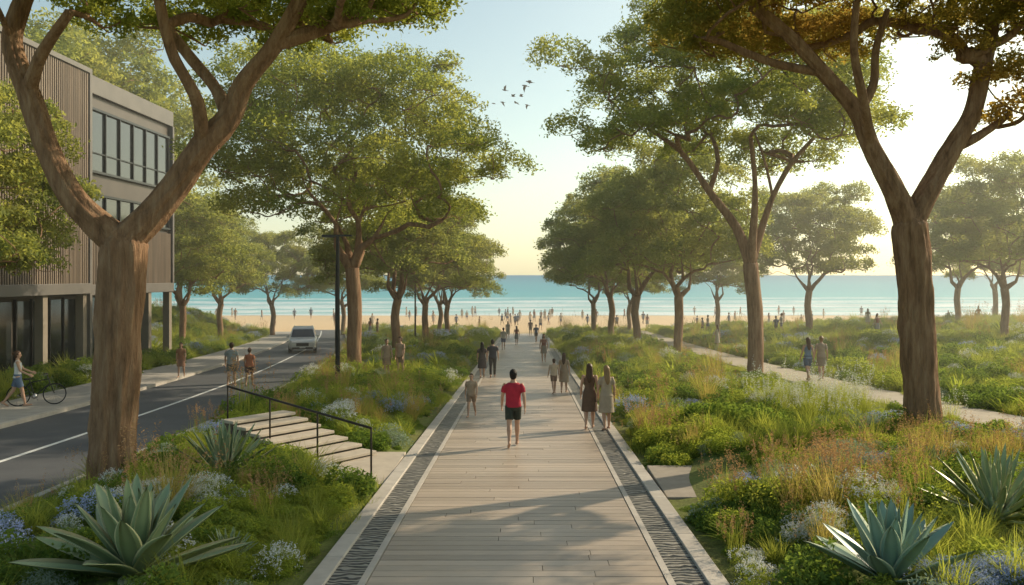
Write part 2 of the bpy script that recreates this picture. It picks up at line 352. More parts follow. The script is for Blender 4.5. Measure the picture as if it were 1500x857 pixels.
# ------------------------------------------------------------ trees
def catmull(P,R,step):
    P=[Vector(p) for p in P]; out=[];ro=[]
    n=len(P)
    for i in range(n-1):
        a=P[max(i-1,0)];b_=P[i];c=P[i+1];e=P[min(i+2,n-1)]
        k=max(1,int((c-b_).length/step))
        for j in range(k):
            t=j/k
            q=.5*((2*b_)+(c-a)*t+(2*a-5*b_+4*c-e)*t*t+(3*b_-a-3*c+e)*t**3)
            out.append(q); ro.append(R[i]*(1-t)+R[i+1]*t)
    out.append(P[-1]); ro.append(R[-1]); return out,ro
def tubes(chains,sides_fn,rough=0,seed=0,root_flare=0,step=.3):
    Vs=[];Fs=[];off=0
    for ci,(P,R) in enumerate(chains):
        r_=R[0]
        P,R=catmull(P,R,step*max(.35,min(1,R[0]/.12)) if rough else step)
        d0=(P[0]-P[1]).normalized(); d1=(P[-1]-P[-2]).normalized()
        P=[P[0]+d0*R[0]*.3]+P+[P[-1]+d1*R[-1]*.6]; R=[R[0]*.1]+R+[R[-1]*.1]
        n=sides_fn(r_); nrm=None
        for i,p in enumerate(P):
            t=(P[min(i+1,len(P)-1)]-P[max(i-1,0)])
            if t.length<1e-6: t=Vector((0,0,1))
            t.normalize()
            if nrm is None: nrm=Vector((1,0,0)) if abs(t.x)<.8 else Vector((0,1,0))
            nrm=(nrm-t*nrm.dot(t)).normalized(); b_=t.cross(nrm)
            hh=p.z-P[0].z
            for j in range(n):
                a=2*math.pi*j/n; r=R[i]
                dv=nrm*math.cos(a)+b_*math.sin(a)
                if root_flare and ci==0:
                    r*=1+root_flare*math.exp(-max(hh,0)/.4)*(1+.45*math.sin(a*5+seed)+.25*math.sin(a*3+1))
                if rough and R[i]>.06:
                    q=p+dv*r
                    r*=1+rough*noise.noise(Vector((dv.x*2.6,dv.y*2.6,q.z*.7+seed)))+rough*.55*noise.noise(Vector((dv.x*7,dv.y*7,q.z*1.6+seed+dv.z*4)))+rough*.35*noise.noise(Vector((dv.x*16,dv.y*16,q.z*3+dv.z*9)))
                v=p+dv*r; Vs.append((v.x,v.y,v.z))
        m=len(P)
        for i in range(m-1):
            for j in range(n):
                k=(j+1)%n; Fs.append((off+i*n+j,off+i*n+k,off+(i+1)*n+k,off+(i+1)*n+j))
        off+=m*n
    return np.array(Vs),np.array(Fs)
def leafquads(C,L,W,rg,up=.5):
    n=len(C)
    d=rg.normal(size=(n,3)); d[:,2]*=.7; d[:,2]-=.25; d/=np.linalg.norm(d,axis=1)[:,None]
    nn=rg.normal(size=(n,3)); nn[:,2]=np.abs(nn[:,2])+up
    s=np.cross(d,nn); s/=np.linalg.norm(s,axis=1)[:,None]+1e-9
    l=(L*rg.uniform(.65,1.25,n))[:,None]; w=(W*rg.uniform(.7,1.2,n))[:,None]
    up_=np.cross(s,d)
    V=np.stack([C-d*l/2,C+s*w/2+up_*w*.12-d*l*.05,C+d*l/2,C-s*w/2+up_*w*.12-d*l*.05],1).reshape(-1,3)
    return V,np.arange(4*n).reshape(-1,4)
def make_tree(trunk,r0,limbs,crown,nclump,rc,nleaf,L,W,seed,fine=False,extra=(),umin=-.3,auto=4,tip=.012,limb=.74,zf=.8,fl=0):
    rg=np.random.default_rng(seed); rd=random.Random(seed)
    nodes=[];par=[]; chains=[]; floor={}
    def addchain(start,pts):
        ids=[] if start is None else [start]
        for p in pts:
            nodes.append(Vector(p)); par.append(ids[-1] if ids else -1); ids.append(len(nodes)-1)
        chains.append(ids); return ids
    tr=addchain(None,trunk); fork=tr[-1]; cc=Vector(crown[0]); cr=crown[1]
    for lb in limbs:
        if lb[0]=='sub':
            s=min(range(len(nodes)),key=lambda i:(nodes[i]-Vector(lb[1][0])).length); ids=addchain(s,lb[1][1:]); a,c=fl*.5,fl*.3
        else: ids=addchain(fork,lb); a,c=fl,fl*.55
        for j,i in enumerate(ids[1:]): floor[i]=r0*(a-c*(j+1)/len(ids))
    if not limbs:
        a0=rd.uniform(0,6.28)
        for i in range(auto):
            a=a0+i*6.283/auto+rd.uniform(-.35,.35); f=nodes[fork]; k=rd.uniform(.4,.62)
            e=cc+Vector((math.cos(a)*cr[0]*k,math.sin(a)*cr[1]*k,-cr[2]*rd.uniform(-.25,.2)))
            pts=[]
            for j in range(1,7):
                t=j/6; q=f.lerp(e,t); q+=Vector((0,0,1))*(.12*(e-f).length*math.sin(t*3.14)*rd.uniform(-.6,.6))
                q+=Vector((rd.uniform(-1,1),rd.uniform(-1,1),rd.uniform(-.6,.6)))*.05*(e-f).length
                pts.append(q)
            addchain(fork,pts)
    cl=[];tries=0
    while len(cl)<nclump and tries<9000:
        tries+=1
        u=rg.normal(size=3); u/=np.linalg.norm(u)
        if u[2]<umin: continue
        k=rg.uniform(.4,1)**.5
        wob=1+.15*math.sin(3*math.atan2(u[1],u[0])+seed)+.12*math.sin(5*u[2]*2+seed)+rg.uniform(-.1,.1)
        p=np.array(cc)+u*np.array(cr)*k*wob
        r=rc*rg.uniform(.6,1.35)
        if all(np.linalg.norm(p-q)>.53*(r+s) for q,s in cl): cl.append((p,r))
    for p,r in extra: cl.append((np.array(p,float),r))
    fk=nodes[fork]; cl.sort(key=lambda c:(Vector(c[0])-fk).length)
    ntr=len(tr)
    for p,r in cl:
        p=Vector(p)-Vector((0,0,r*.2)); best=None;bi=None
        for i,q in enumerate(nodes):
            if i<ntr: continue
            dd=(p-q).length+ (1.2*max(0,q.z-p.z+.2))
            if best is None or dd<best: best=dd;bi=i
        q=nodes[bi]; Ld=(p-q).length; k=max(2,int(Ld/.7)+1); pts=[]
        dirp=(q-nodes[par[bi]]).normalized() if par[bi]>=0 else Vector((0,0,1))
        for j in range(1,k+1):
            t=j/k; w=q.lerp(p,t)+dirp*Ld*.22*math.sin(t*3.1416)*(1-t)+Vector((rd.uniform(-1,1),rd.uniform(-1,1),rd.uniform(-1,1)))*.07*Ld*(t<1)
            pts.append(w)
        tipid=addchain(bi,pts)[-1]
        for _ in range(2):
            a=rd.uniform(0,6.28); e=p+Vector((math.cos(a)*r*.7,math.sin(a)*r*.7,r*rd.uniform(0,.45)))
            addchain(tipid,[p.lerp(e,.5)+Vector((0,0,-.08*r)),e])
    n=len(nodes); cnt=[0]*n; ch=[0]*n
    for i in range(n):
        if par[i]>=0: ch[par[i]]+=1
    for i in range(n-1,-1,-1):
        if ch[i]==0: cnt[i]=1
        if par[i]>=0: cnt[par[i]]+=cnt[i]
    kk=math.log(r0/tip)/math.log(max(cnt[0],2)); rad=[tip*max(c,1)**kk for c in cnt]
    for i in range(ntr,n): rad[i]*=limb+(1-limb)*(rad[i]<.03)
    for i,v in floor.items(): rad[i]=max(rad[i],v)
    tc=[]
    for ci,ids in enumerate(chains):
        P_=[nodes[i] for i in ids]
        if ci==0:
            R=[rad[i] for i in ids]; dd=(P_[-1]-P_[-2]).normalized(); P_+= [P_[-1]+dd*r0*.45,P_[-1]+dd*r0*.8]; R[-1]*=.98; R+=[R[-1]*.72,R[-1]*.15]
        elif ids[0]==fork:
            R=[rad[fork]*.8,(rad[ids[1]]*.75+rad[fork]*.25)]+[rad[i] for i in ids[2:]]
        else: R=[min(rad[ids[1]]*1.25,rad[ids[0]]*.95)]+[rad[i] for i in ids[1:]]
        tc.append((P_,R))
    sf=(lambda r: 56 if r>.25 else 26 if r>.12 else 12 if r>.05 else 6) if fine else (lambda r: 14 if r>.2 else 8 if r>.07 else 5)
    TV,TF=tubes(tc,sf,rough=.2 if fine else .12,seed=seed,root_flare=.36,step=.14 if fine else .45)
    tot=sum(r*r for p,r in cl); CS=[]
    for p,r in cl:
        k=int(nleaf*r*r/tot); ns=max(4,int(8*r/rc))
        u=rg.normal(size=(k,3)); u[:,2]=np.where(u[:,2]<-.2,-u[:,2]*.7,u[:,2]); u/=np.linalg.norm(u,axis=1)[:,None]
        rr=rg.uniform(.25,1,k)**.6
        T=rg.normal(size=(ns*3,3)); T/=np.linalg.norm(T,axis=1)[:,None]; T[:,2]=np.abs(T[:,2])*.9-.2
        which=rg.integers(0,len(T),k); tf=T[which]*r*.92+rg.normal(size=(k,3))*r*.16
        P=np.where((rg.random(k)<.74)[:,None],tf,u*rr[:,None]*r)
        P[:,2]*=zf; CS.append(np.array(p)+P)
    C=np.concatenate(CS); LV,LF=leafquads(C,L,W,rg)
    return TV,TF,LV,LF
def tree_obj(name,parts,leaf,loc=(0,0,0),rot=0,sc=1,meshes=None):
    e=empty(name,loc,rot,1); e.scale=sc if isinstance(sc,tuple) else (sc,)*3
    if meshes is None:
        TV,TF,LV,LF=parts
        meshes=(npmesh('trunk_and_branches',TV,TF,[BARK],True),npmesh('foliage',LV,LF,[leaf]))
    link(D.objects.new('trunk_and_branches',meshes[0]),e); link(D.objects.new('foliage',meshes[1]),e)
    return meshes
gz=Z(-7.4,16)
tree_obj('large_tree',make_tree(
 [(-7.42,16,gz-.35),(-7.43,16,gz+.1),(-7.44,16,.5),(-7.36,16,1.5),(-7.31,16,2.6),(-7.27,16,3.5),(-7.24,16,4.0)],.38,
 [[(-7.62,15.9,4.3),(-8.05,15.8,4.8),(-8.47,15.8,5.6),(-8.9,15.9,6.7),(-9.25,16,7.6),(-9.1,16.1,8.4),(-8.8,16.2,9.1)],
  [(-6.85,16.1,4.45),(-6.39,16.2,5.05),(-5.9,16.2,5.75),(-5.4,16.2,6.3),(-5.1,16.1,6.9),(-4.5,16,7.6),(-4.0,15.9,8.4)],
  ('sub',[(-5.4,16.2,6.3),(-5.75,16.5,6.9),(-6.3,16.8,7.5),(-6.9,17,8.2)]),
  ('sub',[(-5.9,16.2,5.75),(-5.8,15.7,6.5),(-6.1,15.3,7.3),(-6.2,15,8.2)]),
  ('sub',[(-4.5,16,7.6),(-3.6,16.3,8.0),(-2.7,16.6,8.5)]),
  ('sub',[(-8.9,15.9,6.7),(-8.5,15.6,7.3),(-7.9,15.4,8.0)])],
 ((-5.6,16.2,9.2),(4.4,4.2,1.9)),100,.85,120000,.12,.055,3,fine=True,umin=-.42,zf=.62,fl=.66,
 extra=[((-2.2,16.4,8.35),.6),((-3.3,15.6,8.0),.6),((-4.4,16.5,7.75),.5),((-7.6,16,8.0),.6),((-1.9,16.2,8.8),.6),((-3.6,16.4,8.5),.7),((-5.2,16.1,8.4),.6)]),LEAF_A)
gz=Z(9.33,20.8)
tree_obj('large_tree',make_tree(
 [(9.35,20.8,gz-.35),(9.34,20.8,gz+.1),(9.3,20.8,.4),(9.2,20.8,1.9),(9.13,20.8,3.5),(9.0,20.8,4.6)],.38,
 [[(8.6,20.7,5.4),(8.05,20.6,6.4),(7.7,20.6,7.2),(6.9,20.5,8.1),(6.1,20.4,8.9),(5.2,20.3,9.6)],
  [(9.45,20.9,5.35),(10.1,21,6.4),(10.6,21,7.3),(10.85,21,8.4),(11.1,21,9.5)],
  ('sub',[(7.7,20.6,7.2),(8.2,20.9,7.9),(8.35,21.1,8.8),(8.7,21.3,9.8)]),
  ('sub',[(8.05,20.6,6.4),(7.6,19.9,7.3),(7.2,19.4,8.3),(7.1,19,9.3)]),
  ('sub',[(6.9,20.5,8.1),(5.7,20.7,8.4),(4.6,20.8,8.9)]),
  ('sub',[(10.1,21,6.4),(10.9,21.1,6.8),(11.6,21.2,7.3)])],
 ((8.3,20.8,10.3),(5.3,4.8,2.2)),120,1.0,130000,.145,.065,8,fine=True,umin=-.45,zf=.65,fl=.62,
 extra=[((10.9,20.9,8.0),.75),((11.6,20.5,7.3),.75),((11.9,21.1,8.4),.8),((10.3,20.8,8.7),.7),((11.3,20.6,9.2),.9),((12.3,21,7.7),.7),((11.2,21.3,7.1),.5),((4.2,20.7,9.1),.7),((12.5,21,9.2),.9),((10.0,20.5,9.3),.7)]),LEAF_B)
tree_obj('broad_tree',make_tree(
 [(10.1,39,Z(10.1,39)-.3),(10.15,39,.3),(10.1,39,2),(9.9,39,3.9)],.33,
 [[(9.3,39,5.5),(8.1,39,7.1),(6.9,39,8.8),(5.4,38.7,9.8)],[(10.3,39.2,5),(11,39.4,6.9),(11.9,39.7,8.4),(13,40,9.6)],
  [(9.9,38.5,5.3),(9.8,37.8,7.3),(9.4,37,9.2)],('sub',[(8.1,39,7.1),(8.7,40,8.6),(8.6,41,10)]),('sub',[(11,39.4,6.9),(10.7,39.6,8.5),(10.3,40,10)])],
 ((9.4,39.2,11.1),(6.4,5.6,4.4)),130,1.2,100000,.185,.085,5,umin=-.5,fl=.45),LEAF_A)
tree_obj('broad_tree',make_tree(
 [(-7.9,41,Z(-7.9,41)-.3),(-7.9,41,.3),(-7.85,41,2),(-8.0,41,3.7)],.33,
 [],((-8.3,41.2,9.1),(5.9,5.5,4.7)),135,1.15,100000,.18,.085,21,umin=-.62,auto=5),LEAF_A)
pm=[]
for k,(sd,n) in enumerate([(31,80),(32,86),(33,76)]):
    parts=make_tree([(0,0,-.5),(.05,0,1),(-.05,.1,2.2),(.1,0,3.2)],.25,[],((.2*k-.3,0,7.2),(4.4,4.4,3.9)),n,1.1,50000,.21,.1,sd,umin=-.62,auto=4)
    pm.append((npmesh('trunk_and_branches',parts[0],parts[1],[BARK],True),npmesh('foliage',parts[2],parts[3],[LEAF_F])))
TR=[(-8.0,55,1,.3,1.08),(-7.6,68,2,2,.95),(-7.0,80,0,1.2,.92),(-8.8,92,1,4,.95),
 (9.3,54,0,5,1.1),(8.3,66,1,.9,1.15),(7.6,78,2,3.3,1.12),(7.0,90,0,2.2,1.0),(11.5,98,2,.2,.95),
 (24,75,2,1.,1.15),(20,92,1,2.7,.95),(33.5,62,0,4.2,1.08),(41,84,1,1.1,1.1),(52,98,2,2.,1.1),
 (-27.5,80,0,.4,1.0),(-25.5,66,1,5.5,.95),(-27,95,2,3.8,1.05),(-35,90,1,.4,1.1),(-20.3,99,0,5,1.0),
 (-18.3,27.8,2,1.0,(.8,.8,.98)),(-33,66,0,2,1.9),(-40,50,1,3,1.9),(-31,57,2,1,1.75)]
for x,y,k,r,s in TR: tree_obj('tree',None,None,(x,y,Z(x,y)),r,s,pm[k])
# ------------------------------------------------------------ garden plants
def bushmesh(name,R,H,n,L,W,mats,seed,flowers=0,fl=.03,lumps=9,upb=.4):
    rg=np.random.default_rng(seed)
    T=rg.normal(size=(lumps,3)); T/=np.linalg.norm(T,axis=1)[:,None]; T[:,2]=np.abs(T[:,2])
    w=rg.integers(0,lumps,n); u=rg.normal(size=(n,3)); u/=np.linalg.norm(u,axis=1)[:,None]
    C=T[w]*.55+u*.45*rg.uniform(.5,1,n)[:,None]**.5; C[:,2]=np.abs(C[:,2])
    C*=np.array([R,R,H]); V,F=leafquads(C,L,W,rg,upb); mi=np.zeros(len(F))
    if flowers:
        w=rg.integers(0,lumps,flowers); u=rg.normal(size=(flowers,3)); u[:,2]=np.abs(u[:,2])+.3; u/=np.linalg.norm(u,axis=1)[:,None]
        hd=(T[w]*.55+u*.52)*np.array([R,R,H]); hd[:,2]=np.abs(hd[:,2])+.04
        C2=np.repeat(hd,8,0)+rg.normal(size=(flowers*8,3))*fl*.8
        V2,F2=leafquads(C2,fl*1.2,fl,rg,1.2); F=np.concatenate([F,F2+len(V)]); V=np.concatenate([V,V2]); mi=np.concatenate([mi,np.ones(len(F2))])
    return npmesh(name,V,F,mats,mi=mi)
def blademesh(name,n,rootR,L,el,k,w,mats,seed,nseg=5,heads=0,wmid=False,hs=1):
    rg=np.random.default_rng(seed); az=rg.uniform(0,6.283,n); rr=rootR*rg.uniform(0,1,n)**.5; a2=rg.uniform(0,6.283,n)
    p=np.stack([rr*np.cos(a2),rr*np.sin(a2),np.zeros(n)-.03],1); ln=rg.uniform(L[0],L[1],n); e=rg.uniform(el[0],el[1],n)
    kk=rg.uniform(k[0],k[1],n); s=np.stack([-np.sin(az),np.cos(az),np.zeros(n)],1); V=[]
    W=w*rg.uniform(.7,1.2,n)
    for i in range(nseg+1):
        t=i/nseg; wd=W*((1-t)**.7 if not wmid else math.sin(math.pi*(.18+.8*t))**.8)*.5+.0008
        V.append(np.stack([p-s*wd[:,None],p+s*wd[:,None]],1))
        ee=e-kk*t; d=np.stack([np.cos(az)*np.cos(ee),np.sin(az)*np.cos(ee),np.sin(ee)],1); p=p+d*(ln/nseg)[:,None]
    V=np.stack(V,1).reshape(-1,3); m=(nseg+1)*2; F=[]
    b0=np.arange(n)*m
    for i in range(nseg): F.append(np.stack([b0+2*i,b0+2*i+1,b0+2*i+3,b0+2*i+2],1))
    F=np.concatenate(F); mi=np.zeros(len(F))
    if heads:
        idx=rg.integers(0,n,heads); tip=p[idx]
        C2=np.repeat(tip,16,0)+rg.normal(size=(heads*16,3))*np.array([.016,.016,.075])*hs
        V2,F2=leafquads(C2,.037*hs,.016*hs,rg,.2); F=np.concatenate([F,F2+len(V)]); V=np.concatenate([V,V2]); mi=np.concatenate([mi,np.ones(len(F2))])
    return npmesh(name,V,F,mats,mi=mi)
def agavemesh(name,nl,L,W,seed,mt,emin=.12,emax=1.45,curl=.35):
    rg=random.Random(seed); V=[];F=[];E=[]
    for i in range(nl):
        f=i/(nl-1); az=i*2.39996+rg.uniform(-.12,.12); el=emin+(emax-emin)*f**.9+rg.uniform(-.07,.07)
        ln=L*(1-.28*f)*rg.uniform(.88,1.08); wd=W*(1-.35*f)*rg.uniform(.9,1.1); cu=curl*(1-f)*rg.uniform(.2,1.5)-.12
        s=Vector((-math.sin(az),math.cos(az),0)); p=Vector((math.cos(az)*.05,math.sin(az)*.05,.02+.12*f)); ns=13; tw=rg.uniform(-.25,.25)
        o=len(V)
        for j in range(ns+1):
            t=j/ns; e=el-cu*t+ (.18*t*t if el<.5 else 0)
            d=Vector((math.cos(az)*math.cos(e),math.sin(az)*math.cos(e),math.sin(e))); up=s.cross(d)*-1
            if up.z<0: up=-up
            ss=(s*math.cos(tw*t)+up*math.sin(tw*t))
            prof=(.6+.4*math.sin(math.pi*min(t/.6,1)*.5))*(1-max(0,(t-.45)/.55)**2.)**.9+.004
            w=wd*.5*prof; ch=w*.4; th=.03*(1-t*.85)+.002
            for a,b_,ed in ((-1,ch,1),(-.84,ch*.66,.5),(0,0,0),(.84,ch*.66,.5),(1,ch,1),(0,-th,0)):
                q=p+ss*w*a+up*b_; V.append(tuple(q)); E.append(ed)
            p=p+d*(ln/ns)
        for j in range(ns):
            for a in range(6):
                c=(a+1)%6; F.append((o+j*6+a,o+j*6+c,o+(j+1)*6+c,o+(j+1)*6+a))
    return npmesh(name,V,F,[mt],True,col=E)
def scatter(name,mesh,pts,scl,tilt=.12,zoff=0):
    if len(pts)==0: return
    pts=np.asarray(pts,float); n=len(pts); a=rng.uniform(0,6.283,n); q=.02*np.asarray(scl)
    nz=np.stack([rng.normal(size=n)*tilt,rng.normal(size=n)*tilt,np.ones(n)],1); nz/=np.linalg.norm(nz,axis=1)[:,None]
    ux=np.stack([np.cos(a),np.sin(a),np.zeros(n)],1); ux-=nz*(ux*nz).sum(1)[:,None]; ux/=np.linalg.norm(ux,axis=1)[:,None]; uy=np.cross(nz,ux)
    z=hgt(pts[:,0],pts[:,1])+zoff; c=np.stack([pts[:,0],pts[:,1],z],1); q=q[:,None]/2
    V=np.stack([c-ux*q-uy*q,c+ux*q-uy*q,c+ux*q+uy*q,c-ux*q+uy*q],1).reshape(-1,3)
    par=link(D.objects.new(name,npmesh(name,V,np.arange(4*n).reshape(-1,4),[])))
    ch=link(D.objects.new(mesh.name,mesh),par)
    par.instance_type='FACES'; par.use_instance_faces_scale=True; par.instance_faces_scale=50
    par.show_instancer_for_render=False
def free(x,y,r=0):
    if abs(x-XC)<2.62+r: return False
    rc=float(roadc(y))
    if rc-5.65-r<x<rc+2.9+r and y<112: return False
    if abs(x-float(p2c(y)))<1.08+r*.8 and y<104: return False
    if -36<x<-22+r and 25<y<57: return False
    if -4.0-r<x<-2.6 and 16.8-r*.3<y<20+r: return False
    if 2.4<x<4.3+r*.4 and 15.2-r*.1<y<18.2+r*.3: return False
    q0=x-SP0[0];q1=y-SP0[1]; t=q0*SD[0]+q1*SD[1]; sdd=abs(-q0*SD[1]+q1*SD[0])
    if -.3<t<3.4+r*.6 and sdd<.9+r*.7: return False
    return True
protos={
 'shrub_planting':bushmesh('shrub',.5,.5,1500,.075,.036,[SH1],1),
 'bright_shrub_planting':bushmesh('bright_shrub',.5,.42,1700,.06,.028,[SH2],2,lumps=14),
 'silver_shrub_planting':bushmesh('silver_shrub',.45,.42,1800,.05,.016,[SH3],3,lumps=16),
 'white_flower_planting':bushmesh('white_flower_bush',.45,.45,1000,.05,.02,[SH2,WHT],4,flowers=130,fl=.022,lumps=14),
 'blue_flower_planting':bushmesh('blue_flower_bush',.45,.42,1000,.05,.02,[SH1,BLU],5,flowers=170,fl=.024,lumps=14),
 'grass_tufts':blademesh('grass_tuft',190,.16,(.35,.8),(.9,1.5),(.3,1.5),.012,[GR1],6),
 'dry_grass_tufts':blademesh('dry_grass_tuft',150,.14,(.45,1.0),(1.1,1.54),(.1,.9),.009,[GR2,RED],7,heads=26),
 'white_plume_grass':blademesh('white_plume_tuft',110,.16,(.5,1.05),(1.15,1.54),(.05,.7),.009,[GR1,WHT],17,heads=26,hs=1.1),
 'strap_leaf_plants':blademesh('strap_leaf_plant',60,.1,(.4,.75),(.7,1.45),(.5,1.8),.04,[SH2],8,nseg=7,wmid=True),
 'russet_spike_plants':blademesh('russet_spike_plant',70,.16,(.5,.9),(1.25,1.55),(0,.3),.008,[GR1,RED],9,heads=44),
 'ground_cover':bushmesh('ground_cover_patch',.6,.13,900,.06,.03,[SH1],10,lumps=40,upb=1),
 'meadow_cover':blademesh('meadow_patch',420,.6,(.1,.3),(.9,1.5),(.2,1.2),.009,[GR1],12,nseg=3),
}
names=list(protos); P={k:[] for k in names}; S={k:[] for k in names}
def put(k,x,y,s): P[k].append((x,y)); S[k].append(s)
def kind(x,y):
    n=noise.noise(Vector((x*.28,y*.22,3.1)))+random.uniform(-.24,.24); r=random.random()
    if n<-.33: return 'silver_shrub_planting' if r<.55 else 'bright_shrub_planting'
    if n<-.18: return 'blue_flower_planting' if r<.18 else 'grass_tufts'
    if n<.02: return 'shrub_planting' if r<.68 else ('strap_leaf_plants' if r<.9 else 'silver_shrub_planting')
    if n<.17: return 'bright_shrub_planting' if r<.9 else 'white_flower_planting'
    if n<.3: return 'grass_tufts' if r<.5 else 'bright_shrub_planting'
    if n<.4: return 'dry_grass_tufts' if r<.45 else ('russet_spike_plants' if r<.65 else 'grass_tufts')
    return 'white_flower_planting' if r<.25 else 'shrub_planting'
HERO=[(-4.35,9.9,1.2),(-5.6,16.6,.9),(4.15,10.1,1.0),(6.7,12.6,1.0),(4.45,14.6,.55)]
def clear(x,y):
    return all((x-a)**2+(y-b_)**2>(r*.62)**2 for a,b_,r in HERO)
def fill(x0,x1,y0,y1,n,smin,smax,mind):
    cell={}
    for _ in range(n):
        x=random.uniform(x0,x1); y=random.uniform(y0,y1)
        if abs(x)>(y+5)*.68+1.5: continue
        if y>99+6*noise.noise(Vector((x*.1,3,1))) +6: continue
        s=random.uniform(smin,smax)*(1.3 if random.random()<.18 else 1); k=None
        if not free(x,y,.34*s) or not clear(x,y): continue
        dx=float(p2c(y))-x
        if y>20 and 0<dx<2.8: s*=.6; k=random.choice(['ground_cover','meadow_cover','bright_shrub_planting','shrub_planting'])
        key=(int(x/mind),int(y/mind)); bad=False
        for i in (-1,0,1):
            for j in (-1,0,1):
                for (a,b_) in cell.get((key[0]+i,key[1]+j),()):
                    if (a-x)**2+(b_-y)**2<mind*mind: bad=True
        if bad: continue
        cell.setdefault(key,[]).append((x,y)); put(k or kind(x,y),x,y,s)
fill(-11,-2.7,6,24,3500,.6,1.1,.42); fill(2.5,18,6,26,6500,.6,1.15,.45)
fill(-14,-2.7,24,60,4500,.8,1.4,.66); fill(2.5,30,26,60,9000,.8,1.5,.7)
fill(-22,-2.7,60,108,5000,1.1,1.9,1.15); fill(2.5,62,60,108,9000,1.0,1.9,1.25)
fill(-45,-16,26,108,9000,1.0,1.9,1.0)
for _ in range(4600):
    y=random.uniform(5,60); x=random.uniform(-22,30)
    if abs(x)>(y+5)*.66+1.5 or not free(x,y,.2): continue
    put('ground_cover' if noise.noise(Vector((x*.3,y*.3,0)))>.0 else 'meadow_cover',x,y,random.uniform(.6,1.1))
for _ in range(2600):
    y=random.uniform(60,108); x=random.uniform(-45,60)
    if free(x,y,.6): put('meadow_cover',x,y,random.uniform(1.3,2.2))
G=random.gauss; U=random.uniform
for i in range(170):   # low edging against the boardwalk kerbs
    y=U(7,34); s_=random.choice((-1,1)); put(random.choice(['ground_cover','bright_shrub_planting','shrub_planting']),XC+s_*U(2.86,3.15),y,U(.22,.4))
for i in range(28): put('white_flower_planting',-5.35+G(0,.6),13.3+G(0,.7),U(.5,.85))
for i in range(18): put('blue_flower_planting',4.95+G(0,.3),9.75+G(0,.25),U(.5,.8))
for i in range(12): put('white_flower_planting',3.8+G(0,.35),11.8+G(0,.4),U(.4,.6))
for i in range(60): put('bright_shrub_planting',-3.6+G(0,.5),12.4+G(0,1.3),U(.45,.8))
for i in range(26): put('bright_shrub_planting' if i%3 else 'ground_cover',-3.5+G(0,.4),15.6+G(0,.5),U(.4,.65))
for i in range(50): put('ground_cover' if i%3 else 'shrub_planting',3.3+G(0,.5),13.6+G(0,.8),U(.4,.75))
for i in range(10): put('silver_shrub_planting',6.5+G(0,.5),17+G(0,.4),U(.9,1.5))
for i in range(8): put('silver_shrub_planting',8.5+G(0,1.5),22+G(0,1.4),U(.9,1.3))
for i in range(16): put('russet_spike_plants',5.2+G(0,.9),14+G(0,1.),U(.7,1.1))
for i in range(20): put('bright_shrub_planting',3.6+G(0,.4),20.5+G(0,1.2),U(.9,1.4))
for i in range(14): put('grass_tufts',5.5+G(0,.8),19.5+G(0,1),U(1,1.5))
for i in range(12): put('shrub_planting',5.2+G(0,.7),22+G(0,1),U(1.1,1.7))
for i in range(14): put('blue_flower_planting',-4.4+G(0,.7),27+G(0,1.4),U(.7,1.))
for i in range(22): put('white_plume_grass',8.2+G(0,1.2),24.5+G(0,1.2),U(.8,1.2))
for i in range(14): put('dry_grass_tufts',8.6+G(0,1.2),17.2+G(0,1.2),U(.8,1.1))
for i in range(24): put('bright_shrub_planting',8.4+G(0,1.3),19+G(0,1.5),U(.7,1.2))
for i in range(12): put('blue_flower_planting',10.6+G(0,.7),19.0+G(0,.6),U(.7,1.))
for i in range(70): put(random.choice(['shrub_planting','bright_shrub_planting','shrub_planting','grass_tufts']),U(-21.6,-18.6),U(30,57),U(1.2,2.1))
for k in names:
    ok=[i for i,(x,y) in enumerate(P[k]) if free(x,y,.12)]
    scatter(k,protos[k],[P[k][i] for i in ok],[S[k][i] for i in ok],zoff=-.02)
def plant(name,mesh,x,y,rot,s):
    ob=link(D.objects.new(name,mesh)); ob.location=(x,y,Z(x,y)-.02); ob.rotation_euler=(random.uniform(-.05,.05),random.uniform(-.05,.05),rot); ob.scale=(s,)*3
ag1=agavemesh('agave',30,1.2,.29,4,AGV,emin=.2); ag2=agavemesh('agave_blue',26,1.1,.27,9,AGV2,emin=.3,curl=.2); ag3=agavemesh('agave_narrow',44,1.05,.13,12,AGV,emin=.05,curl=.15)
plant('agave',ag1,-4.35,9.9,.4,1.08); plant('agave',ag3,-5.55,16.4,1.4,1.15); plant('agave',ag2,4.15,10.05,2.2,1.0)
plant('agave',ag3,6.75,12.7,.3,1.15); plant('agave',ag2,4.7,13.9,1,.78); plant('agave',ag2,5.3,15.2,4,.65)
plant('agave',ag3,-3.75,11.2,3,.45); plant('agave',ag3,7.6,16.5,3,.6)
# ------------------------------------------------------------ building
BAT=mat('timber_battens',(.25,.19,.14),(.16,.125,.095),rough=.75,scale=2,st=(1,1,.15),bs=.2,bscale=30,island=.35)
PAN=mat('bronze_wall_panels',(.11,.092,.077),(.085,.07,.06),rough=.5,scale=.7,metal=.2)
FAS=mat('grey_fascia',(.15,.135,.12),(.115,.105,.095),rough=.6,scale=.8)
GLS=mat('dark_window_glass',(.02,.025,.028),rough=.08,spec=.9)
COLM=mat('concrete_columns',(.28,.235,.185),(.22,.185,.145),rough=.8,scale=1.5)
bl=empty('modern_building')
w=MB(); fx=-22
w.box(-36,fx-1.6,26,55.4,-4,3.0,0); w.box(-36,fx-.25,26,55.4,3.0,13.6,0)
w.obj('walls',[PAN],bl)
w=MB()
w.box(-36.2,fx+.12,25.8,44.7,13.6,13.85); w.box(-36.2,fx+.12,25.8,44.7,2.5,3.02); w.box(fx-.25,fx+.1,44.7,44.95,-2,13.85)
w.box(-36.2,fx-.02,44.95,55.6,12.7,13.62); w.box(-36.2,fx+.02,44.95,55.6,2.4,2.95); w.box(fx-.25,fx+.04,55.35,55.6,2.95,12.7)
